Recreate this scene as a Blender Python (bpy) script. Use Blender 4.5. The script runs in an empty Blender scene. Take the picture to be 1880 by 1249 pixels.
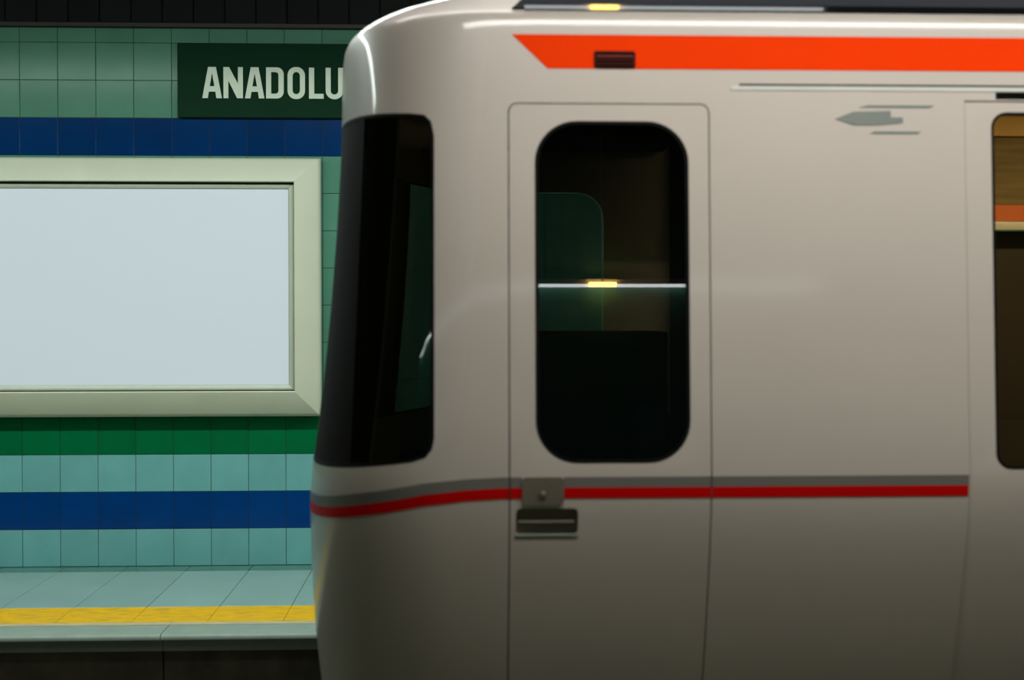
import bpy, bmesh, math, random
from mathutils import Vector, Matrix

random.seed(7)
SC = bpy.context.scene
COL = SC.collection

# ------------------------------------------------------------------ camera
EYE = 1.66
cam = bpy.data.cameras.new('camera')
cam.sensor_fit = 'HORIZONTAL'
cam.sensor_width = 36.0
cam.lens = 36.0 * 2495.8 / 1880.0
cam.clip_start = 0.05
cam.clip_end = 100
cam.dof.use_dof = True
cam.dof.focus_distance = 9.1
cam.dof.aperture_fstop = 2.0
co = bpy.data.objects.new('camera', cam)
COL.objects.link(co)
yaw, pitch, roll = math.radians(2.427), math.radians(0.908), math.radians(-0.051)
fw = Vector((math.sin(yaw) * math.cos(pitch), math.cos(yaw) * math.cos(pitch), -math.sin(pitch)))
rt = Vector((math.cos(yaw), -math.sin(yaw), 0))
up = rt.cross(fw)
R_ = rt * math.cos(roll) + up * math.sin(roll)
U_ = up * math.cos(roll) - rt * math.sin(roll)
co.matrix_world = Matrix(((R_.x, U_.x, -fw.x, 0), (R_.y, U_.y, -fw.y, 0), (R_.z, U_.z, -fw.z, EYE), (0, 0, 0, 1)))
SC.camera = co

# ------------------------------------------------------------------ world and exposure
w = bpy.data.worlds.new('world')
SC.world = w
w.use_nodes = True
w.node_tree.nodes['Background'].inputs[0].default_value = (0.50, 0.60, 0.20, 1)
w.node_tree.nodes['Background'].inputs[1].default_value = 0.022
SC.view_settings.view_transform = 'Standard'
SC.view_settings.look = 'None'
SC.view_settings.gamma = 1.0
SC.view_settings.use_curve_mapping = False
SC.view_settings.exposure = 0.0

# lamp strengths (the lamps themselves are built further down)
L_FAR, L_NEAR, L_TRACK, L_BATTEN, L_AMBER, L_BOX = 49.0, 30.5, 20.0, 12.0, 75.0, 0.48

# ------------------------------------------------------------------ materials
def mat(name, rgb, rough=0.5, metal=0.0, noise=0.0, nscale=8.0, coat=0.0, emit=0.0, ecol=None, spec=0.5, vary=0.0,
        bump=0.0, bscale=60.0, stretch=(1, 1, 1)):
    m = bpy.data.materials.new(name)
    m.use_nodes = True
    nt = m.node_tree
    b = nt.nodes['Principled BSDF']
    b.inputs['Roughness'].default_value = rough
    b.inputs['Metallic'].default_value = metal
    b.inputs['Specular IOR Level'].default_value = spec
    b.inputs['Coat Weight'].default_value = coat
    b.inputs['Coat Roughness'].default_value = 0.08
    col = nt.nodes.new('ShaderNodeRGB')
    col.outputs[0].default_value = (*rgb, 1)
    out = col.outputs[0]
    tc = nt.nodes.new('ShaderNodeTexCoord')
    mp = nt.nodes.new('ShaderNodeMapping')
    mp.inputs['Scale'].default_value = stretch
    geo = nt.nodes.new('ShaderNodeNewGeometry')
    nt.links.new(geo.outputs['Position'], mp.inputs[0])
    if noise > 0:
        n = nt.nodes.new('ShaderNodeTexNoise')
        n.inputs['Scale'].default_value = nscale
        n.inputs['Detail'].default_value = 5
        nt.links.new(mp.outputs[0], n.inputs['Vector'])
        mr = nt.nodes.new('ShaderNodeMapRange')
        mr.inputs['From Min'].default_value = 0.3
        mr.inputs['From Max'].default_value = 0.7
        mr.inputs['To Min'].default_value = 1 - noise
        mr.inputs['To Max'].default_value = 1 + noise
        nt.links.new(n.outputs['Fac'], mr.inputs['Value'])
        mx = nt.nodes.new('ShaderNodeVectorMath')
        mx.operation = 'SCALE'
        nt.links.new(out, mx.inputs[0])
        nt.links.new(mr.outputs[0], mx.inputs['Scale'])
        out = mx.outputs[0]
    if vary > 0:
        oi = nt.nodes.new('ShaderNodeObjectInfo')
        mr = nt.nodes.new('ShaderNodeMapRange')
        mr.inputs['To Min'].default_value = 1 - vary
        mr.inputs['To Max'].default_value = 1 + vary
        nt.links.new(oi.outputs['Random'], mr.inputs['Value'])
        mx = nt.nodes.new('ShaderNodeVectorMath')
        mx.operation = 'SCALE'
        nt.links.new(out, mx.inputs[0])
        nt.links.new(mr.outputs[0], mx.inputs['Scale'])
        out = mx.outputs[0]
    nt.links.new(out, b.inputs['Base Color'])
    if bump > 0:
        n = nt.nodes.new('ShaderNodeTexNoise')
        n.inputs['Scale'].default_value = bscale
        nt.links.new(mp.outputs[0], n.inputs['Vector'])
        bp = nt.nodes.new('ShaderNodeBump')
        bp.inputs['Strength'].default_value = bump
        bp.inputs['Distance'].default_value = 0.004
        nt.links.new(n.outputs['Fac'], bp.inputs['Height'])
        nt.links.new(bp.outputs[0], b.inputs['Normal'])
    if emit > 0:
        b.inputs['Emission Color'].default_value = (*(ecol or rgb), 1)
        b.inputs['Emission Strength'].default_value = emit
    return m


def glass_mat(name, tint, rough=0.01):
    m = bpy.data.materials.new(name)
    m.use_nodes = True
    nt = m.node_tree
    for n in list(nt.nodes):
        nt.nodes.remove(n)
    o = nt.nodes.new('ShaderNodeOutputMaterial')
    t = nt.nodes.new('ShaderNodeBsdfTransparent')
    t.inputs[0].default_value = (*tint, 1)
    g = nt.nodes.new('ShaderNodeBsdfGlossy')
    g.inputs['Color'].default_value = (1, 1, 1, 1)
    g.inputs['Roughness'].default_value = rough
    fr = nt.nodes.new('ShaderNodeFresnel')
    fr.inputs['IOR'].default_value = 1.45
    mx = nt.nodes.new('ShaderNodeMixShader')
    nt.links.new(fr.outputs[0], mx.inputs[0])
    nt.links.new(t.outputs[0], mx.inputs[1])
    nt.links.new(g.outputs[0], mx.inputs[2])
    nt.links.new(mx.outputs[0], o.inputs[0])
    return m


def yellow_mat():
    m = mat('worn_yellow_paint', (0.62, 0.36, 0.015), rough=0.6, spec=0.15)
    nt = m.node_tree
    b = nt.nodes['Principled BSDF']
    geo = nt.nodes.new('ShaderNodeNewGeometry')
    mp = nt.nodes.new('ShaderNodeMapping')
    mp.inputs['Scale'].default_value = (3.0, 26.0, 1.0)
    mp.inputs['Rotation'].default_value = (0, 0, 0.12)
    n = nt.nodes.new('ShaderNodeTexNoise')
    n.inputs['Scale'].default_value = 2.2
    n.inputs['Detail'].default_value = 8
    n.inputs['Roughness'].default_value = 0.7
    cr = nt.nodes.new('ShaderNodeValToRGB')
    cr.color_ramp.elements[0].position = 0.36
    cr.color_ramp.elements[0].color = (0.36, 0.27, 0.04, 1)
    cr.color_ramp.elements[1].position = 0.52
    cr.color_ramp.elements[1].color = (0.78, 0.42, 0.003, 1)
    nt.links.new(geo.outputs['Position'], mp.inputs[0])
    nt.links.new(mp.outputs[0], n.inputs['Vector'])
    nt.links.new(n.outputs['Fac'], cr.inputs[0])
    nt.links.new(cr.outputs[0], b.inputs['Base Color'])
    return m


M = {}
M['tile'] = mat('glazed_teal_tile', (0.084, 0.228, 0.158), rough=0.2, spec=0.14, noise=0.06, nscale=5, vary=0.05, bump=0.05, bscale=9)
M['tile_low'] = mat('glazed_pale_blue_tile', (0.165, 0.425, 0.43), rough=0.16, spec=0.25, noise=0.06, nscale=5, vary=0.05, bump=0.05, bscale=9)
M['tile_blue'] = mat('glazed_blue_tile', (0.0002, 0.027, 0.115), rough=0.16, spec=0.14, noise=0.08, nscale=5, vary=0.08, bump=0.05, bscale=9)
M['tile_blue_lit'] = mat('glazed_blue_tile_lit', (0.0002, 0.045, 0.21), rough=0.16, spec=0.14, noise=0.08, nscale=5, vary=0.08, bump=0.05, bscale=9)  # same blue glaze, brightened to stand in for stronger light low on the wall
M['tile_green'] = mat('glazed_green_tile', (0.0005, 0.135, 0.045), rough=0.12, spec=0.3, noise=0.06, nscale=5, vary=0.06, bump=0.05, bscale=9)
M['grout'] = mat('grey_grout', (0.05, 0.065, 0.06), rough=0.9, noise=0.2, nscale=30)
M['fascia'] = mat('black_metal_panel', (0.004, 0.005, 0.005), rough=0.6, spec=0.2, noise=0.25, nscale=3, vary=0.25)
M['fascia_trim'] = mat('dark_brown_trim', (0.022, 0.012, 0.009), rough=0.5, noise=0.2)
M['concrete'] = mat('dark_concrete', (0.075, 0.066, 0.042), rough=0.9, noise=0.3, nscale=6, bump=0.3, bscale=40)
M['ceiling'] = mat('dark_ceiling', (0.04, 0.045, 0.045), rough=0.8, noise=0.2)
M['floor_tile'] = mat('pale_floor_slab', (0.27, 0.40, 0.375), rough=0.28, noise=0.06, nscale=3, vary=0.03)
M['floor_strip'] = mat('dark_teal_floor_strip', (0.085, 0.20, 0.165), rough=0.25, noise=0.1, nscale=4)
M['coping'] = mat('pale_stone_coping', (0.25, 0.31, 0.26), rough=0.45, noise=0.08, nscale=9)
M['terrazzo'] = mat('brown_terrazzo', (0.20, 0.20, 0.06), rough=0.5, noise=0.15, nscale=40)
M['cream_line'] = mat('cream_line', (0.48, 0.40, 0.22), rough=0.5, noise=0.1, nscale=12)
M['yellow'] = yellow_mat()
M['sign'] = mat('dark_green_enamel', (0.0025, 0.028, 0.012), rough=0.6, spec=0.08, noise=0.06, nscale=3)
M['letter'] = mat('off_white_letter', (0.66, 0.73, 0.60), rough=0.5, noise=0.03)
M['frame'] = mat('satin_cream_aluminium', (0.56, 0.57, 0.45), rough=0.45, noise=0.03, nscale=4)
M['bead'] = mat('cream_bead', (0.48, 0.52, 0.42), rough=0.4, noise=0.03)
M['gap'] = mat('dark_gap', (0.03, 0.05, 0.045), rough=0.8, noise=0.1)
M['lightbox'] = mat('backlit_white_acrylic', (0.20, 0.22, 0.22), rough=0.3, emit=L_BOX, ecol=(0.80, 0.93, 1.0), noise=0.01)
M['box_side'] = mat('grey_box_side', (0.25, 0.27, 0.24), rough=0.5, noise=0.05)

M['body'] = mat('cream_white_train_paint', (0.53, 0.485, 0.42), rough=0.42, coat=0.5, noise=0.02, nscale=2)
M['orange'] = mat('orange_stripe', (0.90, 0.045, 0.0), rough=0.6, spec=0.03, noise=0.02)
M['red'] = mat('red_stripe', (0.60, 0.001, 0.001), rough=0.5, spec=0.1, noise=0.02)
M['grey'] = mat('grey_stripe', (0.17, 0.165, 0.145), rough=0.45, coat=0.1, noise=0.03)
M['roof'] = mat('dark_slate_roof', (0.007, 0.0095, 0.014), rough=0.7, spec=0.06, noise=0.1)
M['post'] = mat('matt_black_post', (0.006, 0.0055, 0.0045), rough=0.8, spec=0.08, noise=0.1)
M['gutter'] = mat('glossy_black_gutter', (0.006, 0.007, 0.008), rough=0.03, noise=0.05)
M['rubber'] = mat('black_rubber', (0.004, 0.004, 0.004), rough=0.7, spec=0.12, noise=0.1)
M['metal'] = mat('brushed_steel', (0.42, 0.44, 0.44), rough=0.35, metal=0.7, noise=0.05)
M['black'] = mat('black_plastic', (0.008, 0.008, 0.008), rough=0.5, noise=0.1)
M['lining'] = mat('dark_cab_lining', (0.016, 0.016, 0.014), rough=0.8, noise=0.1)
M['vent'] = mat('dark_red_vent', (0.04, 0.006, 0.004), rough=0.7, spec=0.1, noise=0.1)
M['vent_slat'] = mat('brown_vent_slat', (0.22, 0.05, 0.035), rough=0.6, spec=0.1, noise=0.05)
M['pocket'] = mat('brown_grey_pocket', (0.16, 0.14, 0.10), rough=0.6, noise=0.1)
M['emblem'] = mat('grey_green_emblem', (0.17, 0.20, 0.17), rough=0.5, noise=0.05)
M['glass'] = glass_mat('tinted_cab_glass', (0.455, 0.46, 0.46))
M['glass_door'] = glass_mat('tinted_door_glass', (0.82, 0.80, 0.72))
M['ochre'] = mat('ochre_cove_panel', (0.60, 0.40, 0.12), rough=0.6, noise=0.1, nscale=4)
M['olive'] = mat('olive_brown_panel', (0.17, 0.12, 0.035), rough=0.6, noise=0.35, nscale=6, stretch=(0.3, 1, 4))
M['orange_card'] = mat('orange_line_map', (0.60, 0.13, 0.02), rough=0.5, noise=0.05)
M['pale'] = mat('pale_grab_rail', (0.60, 0.62, 0.56), rough=0.3, noise=0.03)
M['brown'] = mat('dark_brown_lining', (0.020, 0.012, 0.005), rough=0.6, noise=0.1)
M['seat'] = mat('brown_seat_fabric', (0.14, 0.05, 0.02), rough=0.9, noise=0.2, nscale=30)
M['steel'] = mat('rail_steel', (0.2, 0.18, 0.16), rough=0.4, metal=0.8, noise=0.1)
M['white_metal'] = mat('white_lamp_housing', (0.6, 0.6, 0.58), rough=0.5, noise=0.02)
M['lamp_far'] = mat('cool_diffuser', (0.8, 0.8, 0.8), emit=L_FAR, ecol=(0.86, 1.0, 0.93))
M['lamp_near'] = mat('white_diffuser', (0.8, 0.8, 0.8), emit=L_NEAR, ecol=(1.0, 0.965, 0.93))
M['lamp_track'] = mat('white_track_diffuser', (0.8, 0.8, 0.8), emit=L_TRACK, ecol=(1.0, 0.96, 0.95))
M['lamp_batten'] = mat('white_tube', (0.8, 0.8, 0.8), emit=L_BATTEN, ecol=(0.93, 0.97, 1.0))
M['lamp_amber'] = mat('amber_lens', (0.8, 0.6, 0.2), emit=L_AMBER, ecol=(1.0, 0.62, 0.14))
M['lamp_inside'] = mat('warm_saloon_diffuser', (0.8, 0.7, 0.5), emit=28.0, ecol=(1.0, 0.8, 0.45))


# ------------------------------------------------------------------ helpers
def finish(me, smooth=None):
    if smooth is not None:
        for p in me.polygons:
            p.use_smooth = True
        me.set_sharp_from_angle(angle=math.radians(smooth))
    return me


def link(name, me, m, parent=None):
    o = bpy.data.objects.new(name, me)
    COL.objects.link(o)
    if m is not None and hasattr(me, 'materials'):
        me.materials.clear()
        me.materials.append(m)
    if parent is not None:
        o.parent = parent
        o.matrix_parent_inverse = parent.matrix_world.inverted()
    return o


def bm_box(bm, x0, x1, y0, y1, z0, z1):
    vs = [bm.verts.new((x, y, z)) for z in (z0, z1) for y in (y0, y1) for x in (x0, x1)]
    for f in ((0, 2, 3, 1), (4, 5, 7, 6), (0, 1, 5, 4), (2, 6, 7, 3), (0, 4, 6, 2), (1, 3, 7, 5)):
        bm.faces.new([vs[i] for i in f])
    return vs


def bm_mesh(bm, name):
    me = bpy.data.meshes.new(name)
    bmesh.ops.recalc_face_normals(bm, faces=bm.faces)
    bm.to_mesh(me)
    bm.free()
    return me


def box_mesh(name, x0, x1, y0, y1, z0, z1, bevel=0.0, seg=1):
    bm = bmesh.new()
    bm_box(bm, x0, x1, y0, y1, z0, z1)
    if bevel > 0:
        bmesh.ops.bevel(bm, geom=bm.edges[:], offset=bevel, segments=seg, affect='EDGES', profile=0.5)
    me = bm_mesh(bm, name)
    if bevel > 0 and seg > 1:
        finish(me, 40)
    return me


def box(name, m, parent, x0, x1, y0, y1, z0, z1, bevel=0.0, seg=1):
    return link(name, box_mesh(name, x0, x1, y0, y1, z0, z1, bevel, seg), m, parent)


def empty(name, loc):
    o = bpy.data.objects.new(name, None)
    COL.objects.link(o)
    o.location = loc
    bpy.context.view_layer.update()
    return o


def tag(o, label, cat, group=None):
    o['label'] = label
    o['category'] = cat
    if group:
        o['group'] = group
    return o


def struct(o, label=None):
    o['kind'] = 'structure'
    if label:
        o['label'] = label
    return o


def evaluated(ob, name):
    dg = bpy.context.evaluated_depsgraph_get()
    me = bpy.data.meshes.new_from_object(ob.evaluated_get(dg))
    me.name = name
    return me


def prism_xz(poly, y0, y1):
    """closed prism: outline in x,z run along y"""
    bm = bmesh.new()
    a = [bm.verts.new((x, y0, z)) for x, z in poly]
    b = [bm.verts.new((x, y1, z)) for x, z in poly]
    bm.faces.new(a)
    bm.faces.new(b[::-1])
    n = len(poly)
    for i in range(n):
        j = (i + 1) % n
        bm.faces.new((a[i], b[i], b[j], a[j]))
    return bm_mesh(bm, 'cutter')


def rrect(x0, x1, z0, z1, r, seg=10):
    pts = []
    for cx, cz, a0 in ((x1 - r, z1 - r, 0), (x0 + r, z1 - r, 90), (x0 + r, z0 + r, 180), (x1 - r, z0 + r, 270)):
        for k in range(seg + 1):
            a = math.radians(a0 + 90 * k / seg)
            pts.append((cx + r * math.cos(a), cz + r * math.sin(a)))
    return pts


def rect(x0, x1, z0, z1):
    return [(x0, z0), (x1, z0), (x1, z1), (x0, z1)]


def boolean(base_me, ops, name, smooth=25):
    """base mesh with a list of (mesh, operation); returns a new mesh, leaves no helper object"""
    b = bpy.data.objects.new('tmp', base_me)
    COL.objects.link(b)
    tmp = []
    for me, op in ops:
        c = bpy.data.objects.new('tmpc', me)
        COL.objects.link(c)
        tmp.append(c)
        md = b.modifiers.new('b', 'BOOLEAN')
        md.operation = op
        md.object = c
        md.solver = 'EXACT'
    me = evaluated(b, name)
    for c in tmp + [b]:
        bpy.data.objects.remove(c)
    return finish(me, smooth)


# ================================================================== THE SETTING
WY = 9.19                      # face of the far tiled wall
T = 0.25                       # wall tile module
X0 = -2.884                    # one of the vertical joints
XL, XR = -6.634, 8.116         # wall ends (joint positions)

wall = struct(box('wall_far', M['grout'], None, XL, XR, WY + 0.004, WY + 0.30, -0.02, 3.60),
              'far platform wall of teal, blue and green glazed square tiles')


def tile_me(h):
    return box_mesh('tile', -T / 2 + 0.0017, T / 2 - 0.0017, -0.001, 0.008, -h / 2 + 0.0017, h / 2 - 0.0017, 0.0016)


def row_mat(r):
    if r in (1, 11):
        return 'tile_blue' if r == 11 else 'tile_blue_lit'
    if r == 3:
        return 'tile_green'
    return 'tile_low' if r < 3 else 'tile'


rowdata = {}
for key in ('tile', 'tile_low', 'tile_blue', 'tile_blue_lit', 'tile_green'):
    me = tile_me(T)
    me.materials.append(M[key])
    rowdata[key] = me
top_me = tile_me(0.098)
top_me.materials.append(M['tile'])
stuff = {k: bmesh.new() for k in rowdata}
ncol0, ncol1 = round((XL - X0) / T), round((XR - X0) / T)
for r in range(15):
    for i in range(ncol0, ncol1):
        cx = X0 + T * (i + 0.5)
        h = T if r < 14 else 0.098
        cz = T * (r + 0.5) if r < 14 else 3.5 + 0.049
        k = row_mat(r)
        shown = (-3 <= i <= 9) if (r <= 3 or r >= 11) else (8 <= i <= 17)
        if shown:
            o = link('tile', rowdata[k] if r < 14 else top_me, None, wall)
            o.location = (cx, WY + random.uniform(-0.0006, 0.0006), cz)
            o.rotation_euler = (random.uniform(-0.003, 0.003), 0, random.uniform(-0.003, 0.003))
        else:
            bm_box(stuff[k], cx - T / 2 + 0.0017, cx + T / 2 - 0.0017, WY - 0.001, WY + 0.008, cz - h / 2 + 0.0017, cz + h / 2 - 0.0017)
for k, bm in stuff.items():
    if bm.verts:
        o = link('tile_field', bm_mesh(bm, 'tile_field'), M[k], wall)
        o['kind'] = 'stuff'
    else:
        bm.free()

# dark fascia of upright panels above the tiles
fas = struct(box('trim_1', M['fascia_trim'], None, XL, XR, 9.145, 9.49, 3.600, 3.625), 'dark fascia of narrow black upright panels above the tiled wall')
pm = box_mesh('panel', -0.1005, 0.1005, 0, 0.03, 3.625, 4.25, 0.004)
pm.materials.append(M['fascia'])
x = -2.76 - 0.206 * 18 + 0.103
while x < XR - 0.2:
    o = link('panel', pm, None, fas)
    o.location = (x, 9.15 + random.uniform(-0.002, 0.002), 0)
    x += 0.206
box('panel_backing', M['black'], fas, XL, XR, 9.18, 9.49, 3.625, 4.25)

# far platform
EDGE = 7.18
floor = struct(box('floor', M['concrete'], None, XL, XR, 7.30, 9.49, -1.10, -0.03), 'pale slab floor of the far platform with yellow safety line')
FJ, FS = -2.598, 0.4137
joints = [FJ + FS * k for k in range(-9, 26)]
for a, b in zip(joints[:-1], joints[1:]):
    box('floor_slab', M['floor_tile'], floor, a + 0.0018, b - 0.0018, 7.885, 8.995, -0.03, 0.0, 0.0012)
    box('floor_slab', M['floor_strip'], floor, a + 0.0018, b - 0.0018, 8.998, 9.188, -0.03, -0.0005, 0.0012)
    box('yellow_line', M['yellow'], floor, a + 0.0012, b - 0.0012, 7.487, 7.883, -0.03, 0.0, 0.0012)
cj = [-1.545 + 1.24 * k for k in range(-4, 8)]
for a, b in zip(cj[:-1], cj[1:]):
    box('cream_line', M['cream_line'], floor, a + 0.001, b - 0.001, 7.415, 7.482, -0.03, 0.001)
    # coping stone with a rounded nose
    bm = bmesh.new()
    prof = [(7.413, -0.10), (7.413, 0.0)]
    rr = 0.026
    for k in range(7):
        an = math.radians(90 + 90 * k / 6)
        prof.append((EDGE + rr + rr * math.cos(an), -rr + rr * math.sin(an)))
    prof += [(EDGE, -0.028), (EDGE + 0.06, -0.036), (EDGE + 0.06, -0.10)]
    va = [bm.verts.new((a + 0.002, y, z)) for y, z in prof]
    vb = [bm.verts.new((b - 0.002, y, z)) for y, z in prof]
    bm.faces.new(va)
    bm.faces.new(vb[::-1])
    for i in range(len(prof)):
        j = (i + 1) % len(prof)
        bm.faces.new((va[i], vb[i], vb[j], va[j]))
    link('coping_stone', finish(bm_mesh(bm, 'coping_stone'), 35), M['coping'], floor)
    box('face_slab', M['concrete'], floor, a + 0.004, b - 0.004, 7.25, 7.30, -1.05, -0.045, 0.004)

struct(box('floor_trackbed', M['concrete'], None, XL, XR, 0.55, 7.30, -1.30, -1.10), 'dark concrete track bed between the platforms')
struct(box('floor_near_platform', M['terrazzo'], None, XL, XR, -3.8, 0.55, -1.30, 0.0), 'pale near platform floor under the viewer')
struct(box('wall_near', M['tile'], None, XL, XR, -4.0, -3.8, 0.0, 4.25), 'tiled wall behind the near platform')
struct(box('ceiling', M['ceiling'], None, XL, XR, -4.0, 9.49, 4.25, 4.35), 'dark ceiling over the platforms and tracks')

# ================================================================== lamps of the station
def strip_light(name, label, m, x0, x1, y, z, wd, grp=None):
    t = tag(empty(name, (0.5 * (x0 + x1), y, z)), label, 'ceiling lamp', grp)
    box('housing', M['white_metal'], t, x0, x1, y - wd / 2 - 0.012, y + wd / 2 + 0.012, z + 0.002, z + 0.09, 0.006)
    box('diffuser', m, t, x0 + 0.02, x1 - 0.02, y - wd / 2, y + wd / 2, z - 0.012, z + 0.002)
    for xx in (x0 + 0.6, 0.5 * (x0 + x1), x1 - 0.6):
        box('hanger', M['metal'], t, xx - 0.01, xx + 0.01, y - 0.01, y + 0.01, z + 0.09, 4.25)
    return t


strip_light('strip_light', 'long white strip lamp hung above the far platform edge', M['lamp_far'], -6.0, 7.5, 7.05, 3.66, 0.14)
strip_light('strip_light', 'long white strip lamp hung above the near side of the train', M['lamp_near'], -0.35, 4.2, 3.35, 3.17, 0.16)
strip_light('strip_light', 'long white strip lamp hung over the roof of the train', M['lamp_track'], -1.6, 4.2, 5.00, 3.98, 0.16)
bt = tag(empty('batten_lamp', (1.0, -3.80, 2.81)), 'thin white tube lamp along the wall behind the near platform', 'wall lamp')
box('housing', M['white_metal'], bt, -6.5, 3.4, -3.795, -3.72, 2.825, 2.87, 0.004)
box('tube', M['lamp_batten'], bt, -6.5, 3.4, -3.77, -3.74, 2.797, 2.824)
am = tag(empty('amber_lamp', (1.37, -3.66, 2.83)), 'small amber lamp in front of the tube on the near wall', 'wall lamp')
box('lens', M['lamp_amber'], am, 1.24, 1.50, -3.70, -3.67, 2.79, 2.835, 0.01, 2)
box('hanger', M['metal'], am, 1.36, 1.38, -3.69, -3.68, 2.836, 4.25)

# ================================================================== LIGHT BOX on the wall
fx1, fz0, fz1 = -0.890, 1.008, 2.728           # outer right, bottom, top
fx0 = fx1 - 3.30
gx1, gz0, gz1 = -1.060, 1.179, 2.565           # groove
gx0 = fx0 + 0.170
FY = 9.09
lb = tag(empty('light_box', (0.5 * (fx0 + fx1), WY, fz0)), 'blank white backlit advertising box in wide cream frame on tiled wall', 'light box')
box('box_body', M['box_side'], lb, fx0 + 0.012, fx1 - 0.012, FY + 0.03, WY - 0.001, fz0 + 0.012, fz1 - 0.012)


def frame_bar(name, m, pts_o, pts_i, prof, parent):
    """mitred moulding between an outer edge (2 pts) and an inner edge (2 pts); prof = [(t, y)] from outer to inner"""
    bm = bmesh.new()
    rings = []
    for s in (0, 1):
        o, i = pts_o[s], pts_i[s]
        rings.append([bm.verts.new((o[0] + (i[0] - o[0]) * t, y, o[1] + (i[1] - o[1]) * t)) for t, y in prof])
    n = len(prof)
    for k in range(n):
        j = (k + 1) % n
        bm.faces.new((rings[0][k], rings[0][j], rings[1][j], rings[1][k]))
    bm.faces.new(rings[0])
    bm.faces.new(rings[1][::-1])
    return link(name, finish(bm_mesh(bm, name), 30), m, parent)


oc = [(fx0, fz0), (fx1, fz0), (fx1, fz1), (fx0, fz1)]
ic = [(gx0, gz0), (gx1, gz0), (gx1, gz1), (gx0, gz1)]
prof = [(0, WY - 0.03), (0, FY + 0.034), (0.025, FY + 0.022), (0.07, FY + 0.014), (0.14, FY + 0.007), (0.9, FY - 0.031), (0.97, FY - 0.033), (1.0, FY - 0.030), (1.0, FY + 0.04), (0.5, FY + 0.05)]
for k in range(4):
    frame_bar('frame_bar', M['frame'], (oc[k], oc[(k + 1) % 4]), (ic[k], ic[(k + 1) % 4]), prof, lb)
# dark groove and inner bead
box('groove', M['gap'], lb, gx0 - 0.004, gx1 + 0.004, FY + 0.028, FY + 0.034, gz0 - 0.004, gz1 + 0.004)
g = 0.010
oc2 = [(gx0 + g, gz0 + g * 0.6), (gx1 - g * 0.6, gz0 + g * 0.6), (gx1 - g * 0.6, gz1 - g * 1.2), (gx0 + g, gz1 - g * 1.2)]
bw = 0.034
ic2 = [(oc2[0][0] + bw, oc2[0][1] + bw), (oc2[1][0] - bw, oc2[1][1] + bw), (oc2[2][0] - bw, oc2[2][1] - bw * 0.85), (oc2[3][0] + bw, oc2[3][1] - bw * 0.85)]
prof2 = [(0, FY + 0.03), (0, FY + 0.012), (0.12, FY + 0.006), (0.35, FY + 0.003), (0.6, FY + 0.006), (1.0, FY + 0.014), (1.0, FY + 0.03)]
for k in range(4):
    frame_bar('bead', M['bead'], (oc2[k], oc2[(k + 1) % 4]), (ic2[k], ic2[(k + 1) % 4]), prof2, lb)
box('backlit_panel', M['lightbox'], lb, ic2[0][0] + 0.001, ic2[1][0] - 0.003, FY + 0.018, FY + 0.026, ic2[0][1] + 0.001, ic2[2][1] - 0.004)

# ================================================================== STATION SIGN
sg = tag(empty('station_sign', (-1.0, WY, 3.0)), 'dark green station name board lettered ANADOLU above the light box', 'sign')
box('board', M['sign'], sg, -1.838, 0.70, WY - 0.035, WY - 0.001, 3.002, 3.496, 0.003)


def letter(chars, polys, x0, x1, z0=3.128, z1=3.335):
    cu = bpy.data.curves.new('letter', 'CURVE')
    cu.dimensions = '2D'
    cu.fill_mode = 'BOTH'
    cu.extrude = 0.006
    for poly in polys:
        sp = cu.splines.new('POLY')
        sp.points.add(len(poly) - 1)
        for p, (a, b) in zip(sp.points, poly):
            p.co = (a * (x1 - x0), b * (z1 - z0), 0, 1)
        sp.use_cyclic_u = True
    tmp = bpy.data.objects.new('tmp', cu)
    COL.objects.link(tmp)
    me = evaluated(tmp, 'letter')
    bpy.data.objects.remove(tmp)
    me.transform(Matrix(((1, 0, 0, x0), (0, 0, -1, WY - 0.0415), (0, 1, 0, z0), (0, 0, 0, 1))))
    o = link('letter', me, M['letter'], sg)
    o['label'] = 'raised off-white capital letter ' + chars
    return o


def stadium(x0, x1, y0, y1, rx, ry, seg=8, cor=(1, 1, 1, 1)):
    pts = []
    for (cx, cy, a0, sx, sy, on) in ((x1 - rx, y1 - ry, 0, 1, 1, cor[0]), (x0 + rx, y1 - ry, 90, -1, 1, cor[1]), (x0 + rx, y0 + ry, 180, -1, -1, cor[2]), (x1 - rx, y0 + ry, 270, 1, -1, cor[3])):
        if on:
            for k in range(seg + 1):
                a = math.radians(a0 + 90 * k / seg)
                pts.append((cx + rx * math.cos(a), cy + ry * math.sin(a)))
        else:
            pts.append((cx + sx * rx, cy + sy * ry))
    return pts


A_ = [[(0, 0), (0.285, 0), (0.335, 0.21), (0.665, 0.21), (0.715, 0), (1, 0), (0.70, 1), (0.30, 1)], [(0.38, 0.385), (0.5, 0.80), (0.62, 0.385)]]
N_ = [[(0, 0), (0.255, 0), (0.255, 0.56), (0.70, 0), (1, 0), (1, 1), (0.745, 1), (0.745, 0.47), (0.30, 1), (0, 1)]]
D_ = [stadium(0, 1, 0, 1, 0.38, 0.22, cor=(1, 0, 0, 1)), stadium(0.29, 0.70, 0.155, 0.845, 0.16, 0.10, cor=(1, 0, 0, 1))]
O_ = [stadium(0, 1, -0.015, 1.015, 0.46, 0.27), stadium(0.29, 0.71, 0.145, 0.855, 0.20, 0.13)]
L_ = [[(0, 0), (1, 0), (1, 0.16), (0.36, 0.16), (0.36, 1), (0, 1)]]
ua = [(0, 1), (0, 0.27)] + [(0.5 - 0.5 * math.cos(math.radians(a)), 0.255 - 0.27 * math.sin(math.radians(a))) for a in range(10, 171, 10)] + [(1, 0.27), (1, 1), (0.71, 1), (0.71, 0.27)]
ua += [(0.5 + 0.21 * math.cos(math.radians(a)), 0.26 - 0.12 * math.sin(math.radians(a))) for a in range(10, 171, 10)] + [(0.29, 0.27), (0.29, 1)]
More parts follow.
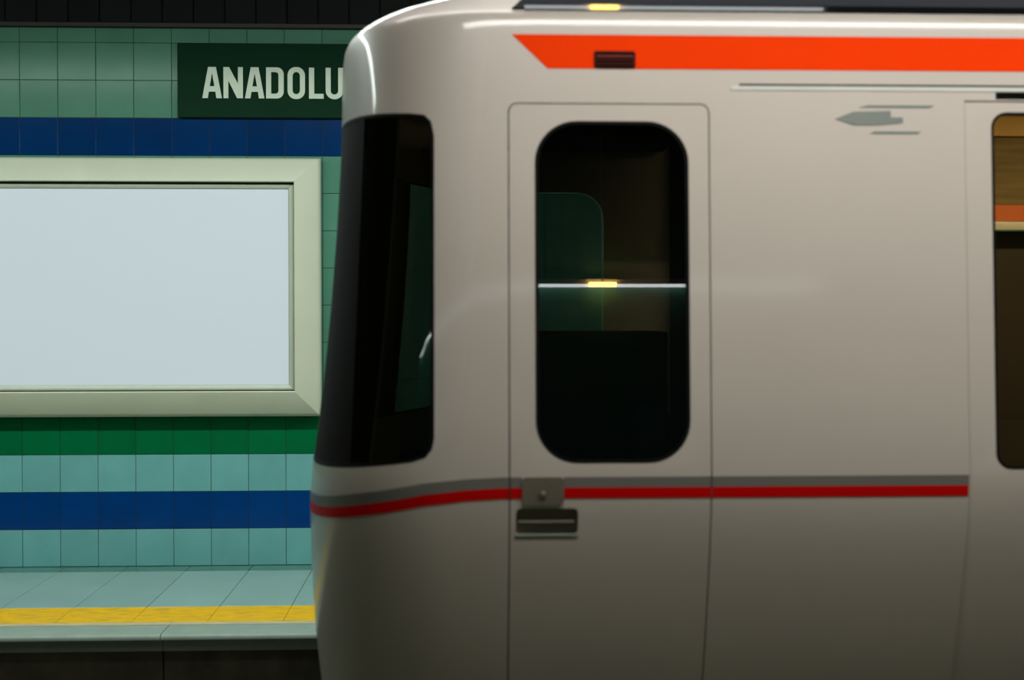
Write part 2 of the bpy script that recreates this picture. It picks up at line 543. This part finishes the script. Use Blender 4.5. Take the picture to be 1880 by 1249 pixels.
U2 = [ua]
S_ = [[(0, -0.06), (0.36, -0.06), (1, 1.06), (0.64, 1.06)]]
for ch, po, a, b in (('A', A_, -1.673, -1.543), ('N', N_, -1.533, -1.404), ('A', A_, -1.391, -1.262), ('D', D_, -1.251, -1.134),
                     ('O', O_, -1.109, -0.993), ('L', L_, -0.967, -0.869), ('U', U2, -0.856, -0.739)):
    letter(ch, po, a, b)
sl = letter('slash', S_, -0.738, -0.610)
sl['label'] = 'raised off-white slash after the letters'

# ================================================================== TRAIN
YN = 4.35                       # near side at the waist
HW = 1.325                      # half width
YC = YN + HW
XE = 5.60                       # rear end of the built car
NL, NP = 0.68, 3.2             # nose length, squareness of the nose in plan
#  z, inset from the side, x of the nose tip
LEV = [(-0.10, 0.39, -0.50), (0.05, 0.32, -0.525), (0.20, 0.255, -0.545), (0.35, 0.197, -0.56), (0.50, 0.144, -0.572), (0.65, 0.098, -0.58), (0.80, 0.058, -0.584),
       (0.92, 0.030, -0.585), (1.02, 0.012, -0.583), (1.10, 0.003, -0.578), (1.16, 0.0, -0.568), (1.40, 0.0125, -0.537), (1.70, 0.028, -0.507), (2.00, 0.0435, -0.484),
       (2.20, 0.054, -0.472), (2.33, 0.0608, -0.466), (2.40, 0.0645, -0.464), (2.46, 0.0680, -0.463), (2.52, 0.0720, -0.462), (2.575, 0.0763, -0.461), (2.61, 0.0795, -0.459),
       (2.632, 0.0820, -0.456), (2.645, 0.0840, -0.452), (2.656, 0.0890, -0.447), (2.664, 0.0980, -0.442), (2.685, 0.128, -0.425), (2.72, 0.178, -0.378), (2.76, 0.240, -0.285), (2.80, 0.310, -0.12),
       (2.84, 0.40, 0.10), (2.89, 0.56, 0.50), (2.93, 0.82, 1.05), (2.95, 1.10, 1.45)]


def shell(off=0.0, thick=0.04, name='shell'):
    """car shell as one closed skin: off moves the outer face out, thick is its depth inwards"""
    bm = bmesh.new()
    rings = []
    nq, ns = 18, 5
    for z, ins, xf in LEV:
        hw = HW - ins
        half = []
        for k in range(nq + 1):
            th = 0.5 * math.pi * k / nq
            c, s = max(math.cos(th), 0.0), max(math.sin(th), 0.0)
            half.append((xf + NL - NL * c ** (2 / NP), hw * s ** (2 / NP)))
        xs = xf + NL
        for k in range(1, ns + 1):
            half.append((xs + (XE - xs) * k / ns, hw))
        pts = [(px, YC + d) for px, d in half[::-1]] + [(px, YC - d) for px, d in half[1:]]
        rings.append([bm.verts.new((px, py, z)) for px, py in pts])
    for a, b in zip(rings[:-1], rings[1:]):
        for i in range(len(a) - 1):
            bm.faces.new((a[i], a[i + 1], b[i + 1], b[i]))
    top = rings[-1]
    n = len(top)
    for i in range((n - 1) // 2):
        q = [top[i], top[i + 1], top[n - 2 - i], top[n - 1 - i]]
        q = list(dict.fromkeys(q))
        if len(q) >= 3:
            bm.faces.new(q)
    bmesh.ops.recalc_face_normals(bm, faces=bm.faces)
    # make sure normals point outwards
    bm.faces.ensure_lookup_table()
    up_ = sum(f.normal.z for f in bm.faces if f.calc_center_median().z > 2.9)
    if up_ < 0:
        bmesh.ops.reverse_faces(bm, faces=bm.faces)
    bm.normal_update()
    if off:
        for v, nn in [(v, v.normal.copy()) for v in bm.verts]:
            v.co += nn * off
        bm.normal_update()
    inner = {}
    verts = list(bm.verts)
    faces = list(bm.faces)
    for v in verts:
        inner[v] = bm.verts.new(v.co - v.normal * thick)
    for f in faces:
        bm.faces.new([inner[v] for v in reversed(f.verts)])
    for e in [e for e in bm.edges if e.is_boundary and e.verts[0] in inner]:
        a, b = e.verts
        bm.faces.new((a, b, inner[b], inner[a]))
    bmesh.ops.recalc_face_normals(bm, faces=bm.faces)
    me = bpy.data.meshes.new(name)
    bm.to_mesh(me)
    bm.free()
    return me


NEAR = (3.9, YC)
FAR = (YC, 7.4)
BOTH = (3.9, 7.4)
train = tag(empty('metro_train', (1.0, YC, -0.96)), 'cream metro train with orange roof stripe and red waist stripe standing at the platform', 'train')

WSP = [(-1.2, 1.06), (-0.55, 1.145), (-0.17, 1.200), (-0.125, 1.215), (-0.105, 1.24), (-0.098, 1.275), (-0.098, 2.255), (-0.107, 2.300), (-0.128, 2.322), (-0.17, 2.330), (-0.55, 2.375), (-1.2, 2.44)]


def grow(poly, d):
    cx = sum(p[0] for p in poly) / len(poly)
    cz = sum(p[1] for p in poly) / len(poly)
    out = []
    n = len(poly)
    area = sum(poly[i][0] * poly[(i + 1) % n][1] - poly[(i + 1) % n][0] * poly[i][1] for i in range(n))
    sg_ = 1 if area > 0 else -1
    for i in range(n):
        a, b, c = Vector(poly[i - 1]), Vector(poly[i]), Vector(poly[(i + 1) % n])
        t1, t2 = (b - a), (c - b)
        n1 = Vector((t1.y, -t1.x)).normalized() * sg_
        n2 = Vector((t2.y, -t2.x)).normalized() * sg_
        nn = (n1 + n2)
        if nn.length < 1e-6:
            nn = n1
        nn.normalize()
        q = b + nn * d / max(0.4, nn.dot(n1))
        out.append((q.x, q.y))
    return out


CW = rrect(0.232, 0.731, 1.195, 2.300, 0.135)          # cab door window
CD = rrect(0.144, 0.802, -0.02, 2.360, 0.03, 4)         # cab door
PD = [rect(1.645, 2.365, -0.02, 2.375), rect(2.370, 3.09, -0.02, 2.375)]
PW = [rrect(1.737, 2.285, 1.167, 2.337, 0.05, 5), rrect(2.450, 2.998, 1.167, 2.337, 0.05, 5)]
SW = rrect(3.55, 4.95, 1.195, 2.300, 0.12)              # saloon window

base = shell(0, 0.04)
cuts = [(prism_xz(WSP, *BOTH), 'DIFFERENCE'), (prism_xz(CD, *NEAR), 'DIFFERENCE'), (prism_xz(CW, *FAR), 'DIFFERENCE')]
for p in PD:
    cuts.append((prism_xz(p, *NEAR), 'DIFFERENCE'))
for p in PW:
    cuts.append((prism_xz(p, *FAR), 'DIFFERENCE'))
cuts.append((prism_xz(SW, *BOTH), 'DIFFERENCE'))
cuts.append((prism_xz(rect(1.75, 3.00, 2.379, 2.412), *NEAR), 'DIFFERENCE'))
body = link('body', boolean(base, cuts, 'body'), M['body'], train)


def skin(name, poly, m, parent, yr=NEAR, off=0.002, thick=0.004, minus=None, smooth=25):
    ops = [(prism_xz(poly, *yr), 'INTERSECT')]
    for q in (minus or []):
        ops.append((prism_xz(q, yr[0] - 0.1, yr[1] + 0.1), 'DIFFERENCE'))
    return link(name, boolean(shell(off, thick), ops, name, smooth), m, parent)


# windscreen that wraps round the nose
ws = skin('windscreen', grow(WSP, -0.004), M['glass'], train, BOTH, -0.004, 0.010)
skin('windscreen_seal', grow(WSP, 0.003), M['rubber'], train, BOTH, 0.001, 0.02, [grow(WSP, -0.008)])

POST = [(-1.2, 1.06), (-0.55, 1.145), (-0.375, 1.170), (-0.335, 2.348), (-0.55, 2.373), (-1.2, 2.44)]
for yr in ((3.9, 5.20), (6.15, 7.4)):
    skin('added_corner_post', POST, M['post'], train, yr, -0.001, 0.006)  # added black post, hides the light box reflection in the wrapped glass

# cab door on the near side
POCK = rrect(0.167, 0.368, 0.959, 1.048, 0.015, 3)
cd = skin('cab_door', grow(CD, -0.0045), M['body'], train, NEAR, 0.0, 0.04, [CW, POCK])
skin('door_seal', grow(CD, 0.02), M['rubber'], train, NEAR, -0.020, 0.025, [grow(CD, -0.03)])
skin('door_glass', grow(CW, -0.003), M['glass'], cd, NEAR, -0.006, 0.010)
skin('window_seal', grow(CW, 0.001), M['rubber'], cd, NEAR, 0.001, 0.03, [grow(CW, -0.010)])
tray = box_mesh('tray', 0.165, 0.370, YN + 0.044, YN + 0.070, 0.957, 1.050)
link('handle_pocket', tray, M['pocket'], cd)
box('pull_bar', M['pocket'], cd, 0.175, 0.360, YN + 0.024, YN + 0.036, 0.997, 1.006, 0.003)
box('pocket_lip', M['emblem'], cd, 0.165, 0.370, YN + 0.019, YN + 0.040, 0.956, 0.962, 0.002)
hp = rrect(0.187, 0.321, 1.060, 1.150, 0.012, 3)
skin('handle_plate', hp, M['pocket'], cd, NEAR, 0.006, 0.01)
box('key_lock', M['metal'], cd, 0.245, 0.263, YN - 0.010, YN - 0.004, 1.088, 1.106, 0.004, 2)
# far cab window
skin('far_window_glass', grow(CW, -0.003), M['glass'], train, FAR, -0.006, 0.010)

# painted stripes
RT = [(-1.2, 0.95), (-0.62, 0.985), (-0.50, 1.010), (-0.358, 1.044), (-0.132, 1.092), (0.00, 1.108), (0.115, 1.115), (0.2, 1.116)]
RB = [(-1.2, 0.915), (-0.62, 0.950), (-0.50, 0.975), (-0.358, 1.008), (-0.132, 1.056), (0.00, 1.073), (0.115, 1.080), (0.2, 1.081)]
GT = [(-1.2, 0.985), (-0.62, 1.020), (-0.50, 1.047), (-0.358, 1.084), (-0.132, 1.130), (0.00, 1.144), (0.115, 1.150), (0.2, 1.150)]


def band(top, bot, xa, xb):
    def zi(tab, x):
        if x >= tab[-1][0]:
            return tab[-1][1]
        for (xa_, za), (xb_, zb) in zip(tab[:-1], tab[1:]):
            if xa_ <= x <= xb_:
                return za + (zb - za) * (x - xa_) / (xb_ - xa_)
    xs = [xa] + [p[0] for p in top if xa < p[0] < xb] + [xb]
    return [(x, zi(bot, x)) for x in xs] + [(x, zi(top, x)) for x in xs[::-1]]


for nm, tp, bt_, mm in (('red_stripe', RT, RB, 'red'), ('grey_stripe', GT, RT, 'grey')):
    skin(nm, band(tp, bt_, -1.1, 0.1436), M[mm], train, NEAR)
    skin(nm, band(tp, bt_, 0.1487, 0.187), M[mm], cd, NEAR)
    skin(nm, band(tp, bt_, 0.321, 0.7973), M[mm], cd, NEAR)
    skin(nm, band(tp, bt_, 0.8024, 1.642), M[mm], train, NEAR)
    skin(nm, band(tp, bt_, 3.093, 5.58), M[mm], train, NEAR)
skin('orange_stripe', [(0.157, 2.584), (0.274, 2.472), (5.58, 2.472), (5.58, 2.584)], M['orange'], train, NEAR)
skin('roof_panel', [(0.16, 2.675), (5.59, 2.675), (5.59, 3.0), (0.42, 3.0)], M['roof'], train, BOTH, 0.008, 0.02)
bm = bmesh.new()
gp = [(YN + 0.1000, 2.666), (YN + 0.09759, 2.689), (YN + 0.110, 2.692), (YN + 0.16, 2.688), (YN + 0.16, 2.666)]
ga = [bm.verts.new((0.20, y, z)) for y, z in gp]
gb = [bm.verts.new((5.59, y, z)) for y, z in gp]
bm.faces.new(ga)
bm.faces.new(gb[::-1])
for i in range(5):
    j = (i + 1) % 5
    bm.faces.new((ga[i], gb[i], gb[j], ga[j]))
link('roof_gutter', bm_mesh(bm, 'roof_gutter'), M['gutter'], train)
skin('drip_rail', rect(0.874, 5.58, 2.405, 2.419), M['pale'], train, NEAR, 0.003, 0.02)  # the highlight along the rail is put into its pale colour
skin('rail_seam', rect(0.90, 5.58, 2.4200, 2.4260), M['rubber'], train, NEAR, 0.001, 0.01)  # thin black seam above the drip rail

# vent in the orange stripe
def yside(z):
    for (za, a, _), (zb, b, _) in zip(LEV[:-1], LEV[1:]):
        if za <= z <= zb:
            return YN + a + (b - a) * (z - za) / (zb - za)


vt = skin('side_vent', rrect(0.425, 0.560, 2.474, 2.530, 0.008, 3), M['vent'], train, NEAR, 0.006, 0.02)
for z in (2.485, 2.498, 2.512, 2.523):
    skin('vent_slat', rect(0.433, 0.552, z - 0.0022, z + 0.0022), M['vent_slat' if z == 2.512 else 'vent'], vt, NEAR, 0.012, 0.01)

# emblem by the passenger door
em = skin('emblem', [(1.215, 2.312), (1.275, 2.336), (1.40, 2.340), (1.40, 2.318), (1.44, 2.318), (1.44, 2.300), (1.36, 2.292), (1.275, 2.291)], M['emblem'], train, NEAR)
skin('emblem_bar', [(1.295, 2.350), (1.325, 2.358), (1.545, 2.358), (1.530, 2.350)], M['emblem'], em, NEAR)
skin('emblem_bar', [(1.330, 2.264), (1.345, 2.272), (1.500, 2.272), (1.488, 2.264)], M['emblem'], em, NEAR)

# passenger doors on the near side
for k in (0, 1):
    lf = skin('passenger_door', grow(PD[k], -0.003), M['body'], train, NEAR, -0.006, 0.035, [PW[k]])
    skin('door_glass', grow(PW[k], -0.002), M['glass_door'], lf, NEAR, -0.012, 0.010)
    skin('window_seal', grow(PW[k], 0.001), M['rubber'], lf, NEAR, -0.005, 0.025, [grow(PW[k], -0.008)])
    skin('far_window_glass', grow(PW[k], -0.002), M['glass_door'], train, FAR, -0.010, 0.010)
box('door_track', M['black'], train, 1.70, 3.05, YN + 0.09, YN + 0.13, 2.34, 2.45)
for yr in (NEAR, FAR):
    skin('saloon_window_glass', grow(SW, -0.003), M['glass_door'], train, yr, -0.006, 0.010)
skin('window_seal', grow(SW, 0.004), M['rubber'], train, NEAR, 0.003, 0.03, [grow(SW, -0.016)])

# inside of the car
box('floor_plate', M['brown'], train, -0.15, 5.58, YN + 0.43, 7.0 - 0.43, -0.10, 0.0)
box('cab_bulkhead', M['lining'], train, 1.02, 1.06, YN + 0.40, 7.0 - 0.40, 0.0, 2.60)
box('cab_desk', M['lining'], train, -0.30, 0.10, YN + 0.34, 7.0 - 0.34, 0.72, 1.02, 0.03, 2)
box('desk_stand', M['lining'], train, -0.24, 0.00, YN + 0.44, 7.0 - 0.44, 0.0, 0.72)
box('cab_ceiling', M['lining'], train, 0.15, 1.02, YN + 0.17, 7.0 - 0.17, 2.50, 2.54)
box('cab_cabinet', M['lining'], train, 0.02, 0.95, 6.20, 6.62, 0.0, 1.60, 0.01)
dseat = box('driver_seat', M['lining'], train, 0.38, 0.80, YC - 0.25, YC + 0.25, 0.40, 0.52, 0.04, 3)
box('backrest', M['lining'], dseat, 0.74, 0.84, YC - 0.25, YC + 0.25, 0.52, 1.30, 0.04, 3)
box('pedestal', M['black'], dseat, 0.52, 0.66, YC - 0.07, YC + 0.07, 0.0, 0.40)
box('far_lining', M['brown'], train, 1.10, 5.55, 6.58, 6.62, 0.0, 1.15)
box('cove_panel', M['olive'], train, 1.10, 5.55, 6.66, 6.70, 2.224, 2.56)
box('light_cove', M['ochre'], train, 1.10, 5.55, 6.62, 6.66, 2.56, 2.66)
box('line_map', M['orange_card'], train, 1.10, 5.55, 6.655, 6.70, 2.142, 2.222)
box('grab_rail', M['pale'], train, 1.10, 5.55, 6.64, 6.665, 2.095, 2.140, 0.008, 2)
box('far_blind', M['brown'], train, 1.10, 5.55, 6.80, 6.82, 1.05, 2.10)
box('saloon_ceiling', M['ochre'], train, 1.10, 5.55, YN + 0.30, 6.62, 2.66, 2.69)
box('saloon_lamp', M['lamp_inside'], train, 1.3, 5.4, YC - 0.10, YC + 0.02, 2.645, 2.66)
for xs in (3.3, 4.2):
    s_ = box('bench_seat', M['seat'], train, xs, xs + 0.85, 6.10, 6.52, 0.38, 0.46, 0.03, 2)
    box('backrest', M['seat'], s_, xs, xs + 0.85, 6.50, 6.57, 0.46, 0.95, 0.02, 2)
    box('pedestal', M['brown'], s_, xs + 0.1, xs + 0.75, 6.25, 6.50, 0.0, 0.38)
box('end_wall', M['body'], train, 5.60, 5.64, YN + 0.02, 7.0 - 0.02, -0.10, 2.70)

# underframe, wheels and rails
box('underframe', M['black'], train, -0.10, 5.5, YN + 0.40, 7.0 - 0.40, -0.45, -0.10, 0.02)
bm = bmesh.new()
bmesh.ops.create_cone(bm, cap_ends=True, segments=32, radius1=0.33, radius2=0.33, depth=0.12)
bmesh.ops.rotate(bm, verts=bm.verts, matrix=Matrix.Rotation(math.pi / 2, 3, 'X'))
bmesh.ops.bevel(bm, geom=[e for e in bm.edges if e.calc_face_angle(0) > 1], offset=0.015, segments=2, affect='EDGES')
wm = finish(bm_mesh(bm, 'wheel'), 40)
wm.materials.append(M['steel'])
for wx in (0.9, 2.7):
    for wy in (YC - 0.7175, YC + 0.7175):
        o = link('wheel', wm, None, train)
        o.location = Vector((wx, wy, -0.63)) - train.location
        o.matrix_parent_inverse = Matrix()
    box('axle', M['steel'], train, wx - 0.05, wx + 0.05, YC - 0.70, YC + 0.70, -0.68, -0.58, 0.015)
    box('bogie_frame', M['black'], train, wx - 0.25, wx + 0.25, YC - 0.62, YC + 0.62, -0.56, -0.44, 0.02)
for nm, ry in (('the viewer side', YC - 0.7175), ('the far platform side', YC + 0.7175)):
    bm = bmesh.new()
    bm_box(bm, XL, XR, ry - 0.035, ry + 0.035, -1.0, -0.96)
    bm_box(bm, XL, XR, ry - 0.010, ry + 0.010, -1.09, -1.0)
    bm_box(bm, XL, XR, ry - 0.065, ry + 0.065, -1.10, -1.085)
    tag(link('track_rail', bm_mesh(bm, 'track_rail'), M['steel'], None), 'steel running rail under the train on ' + nm, 'rail', 'rails under the train')

train.location.x += 0.03
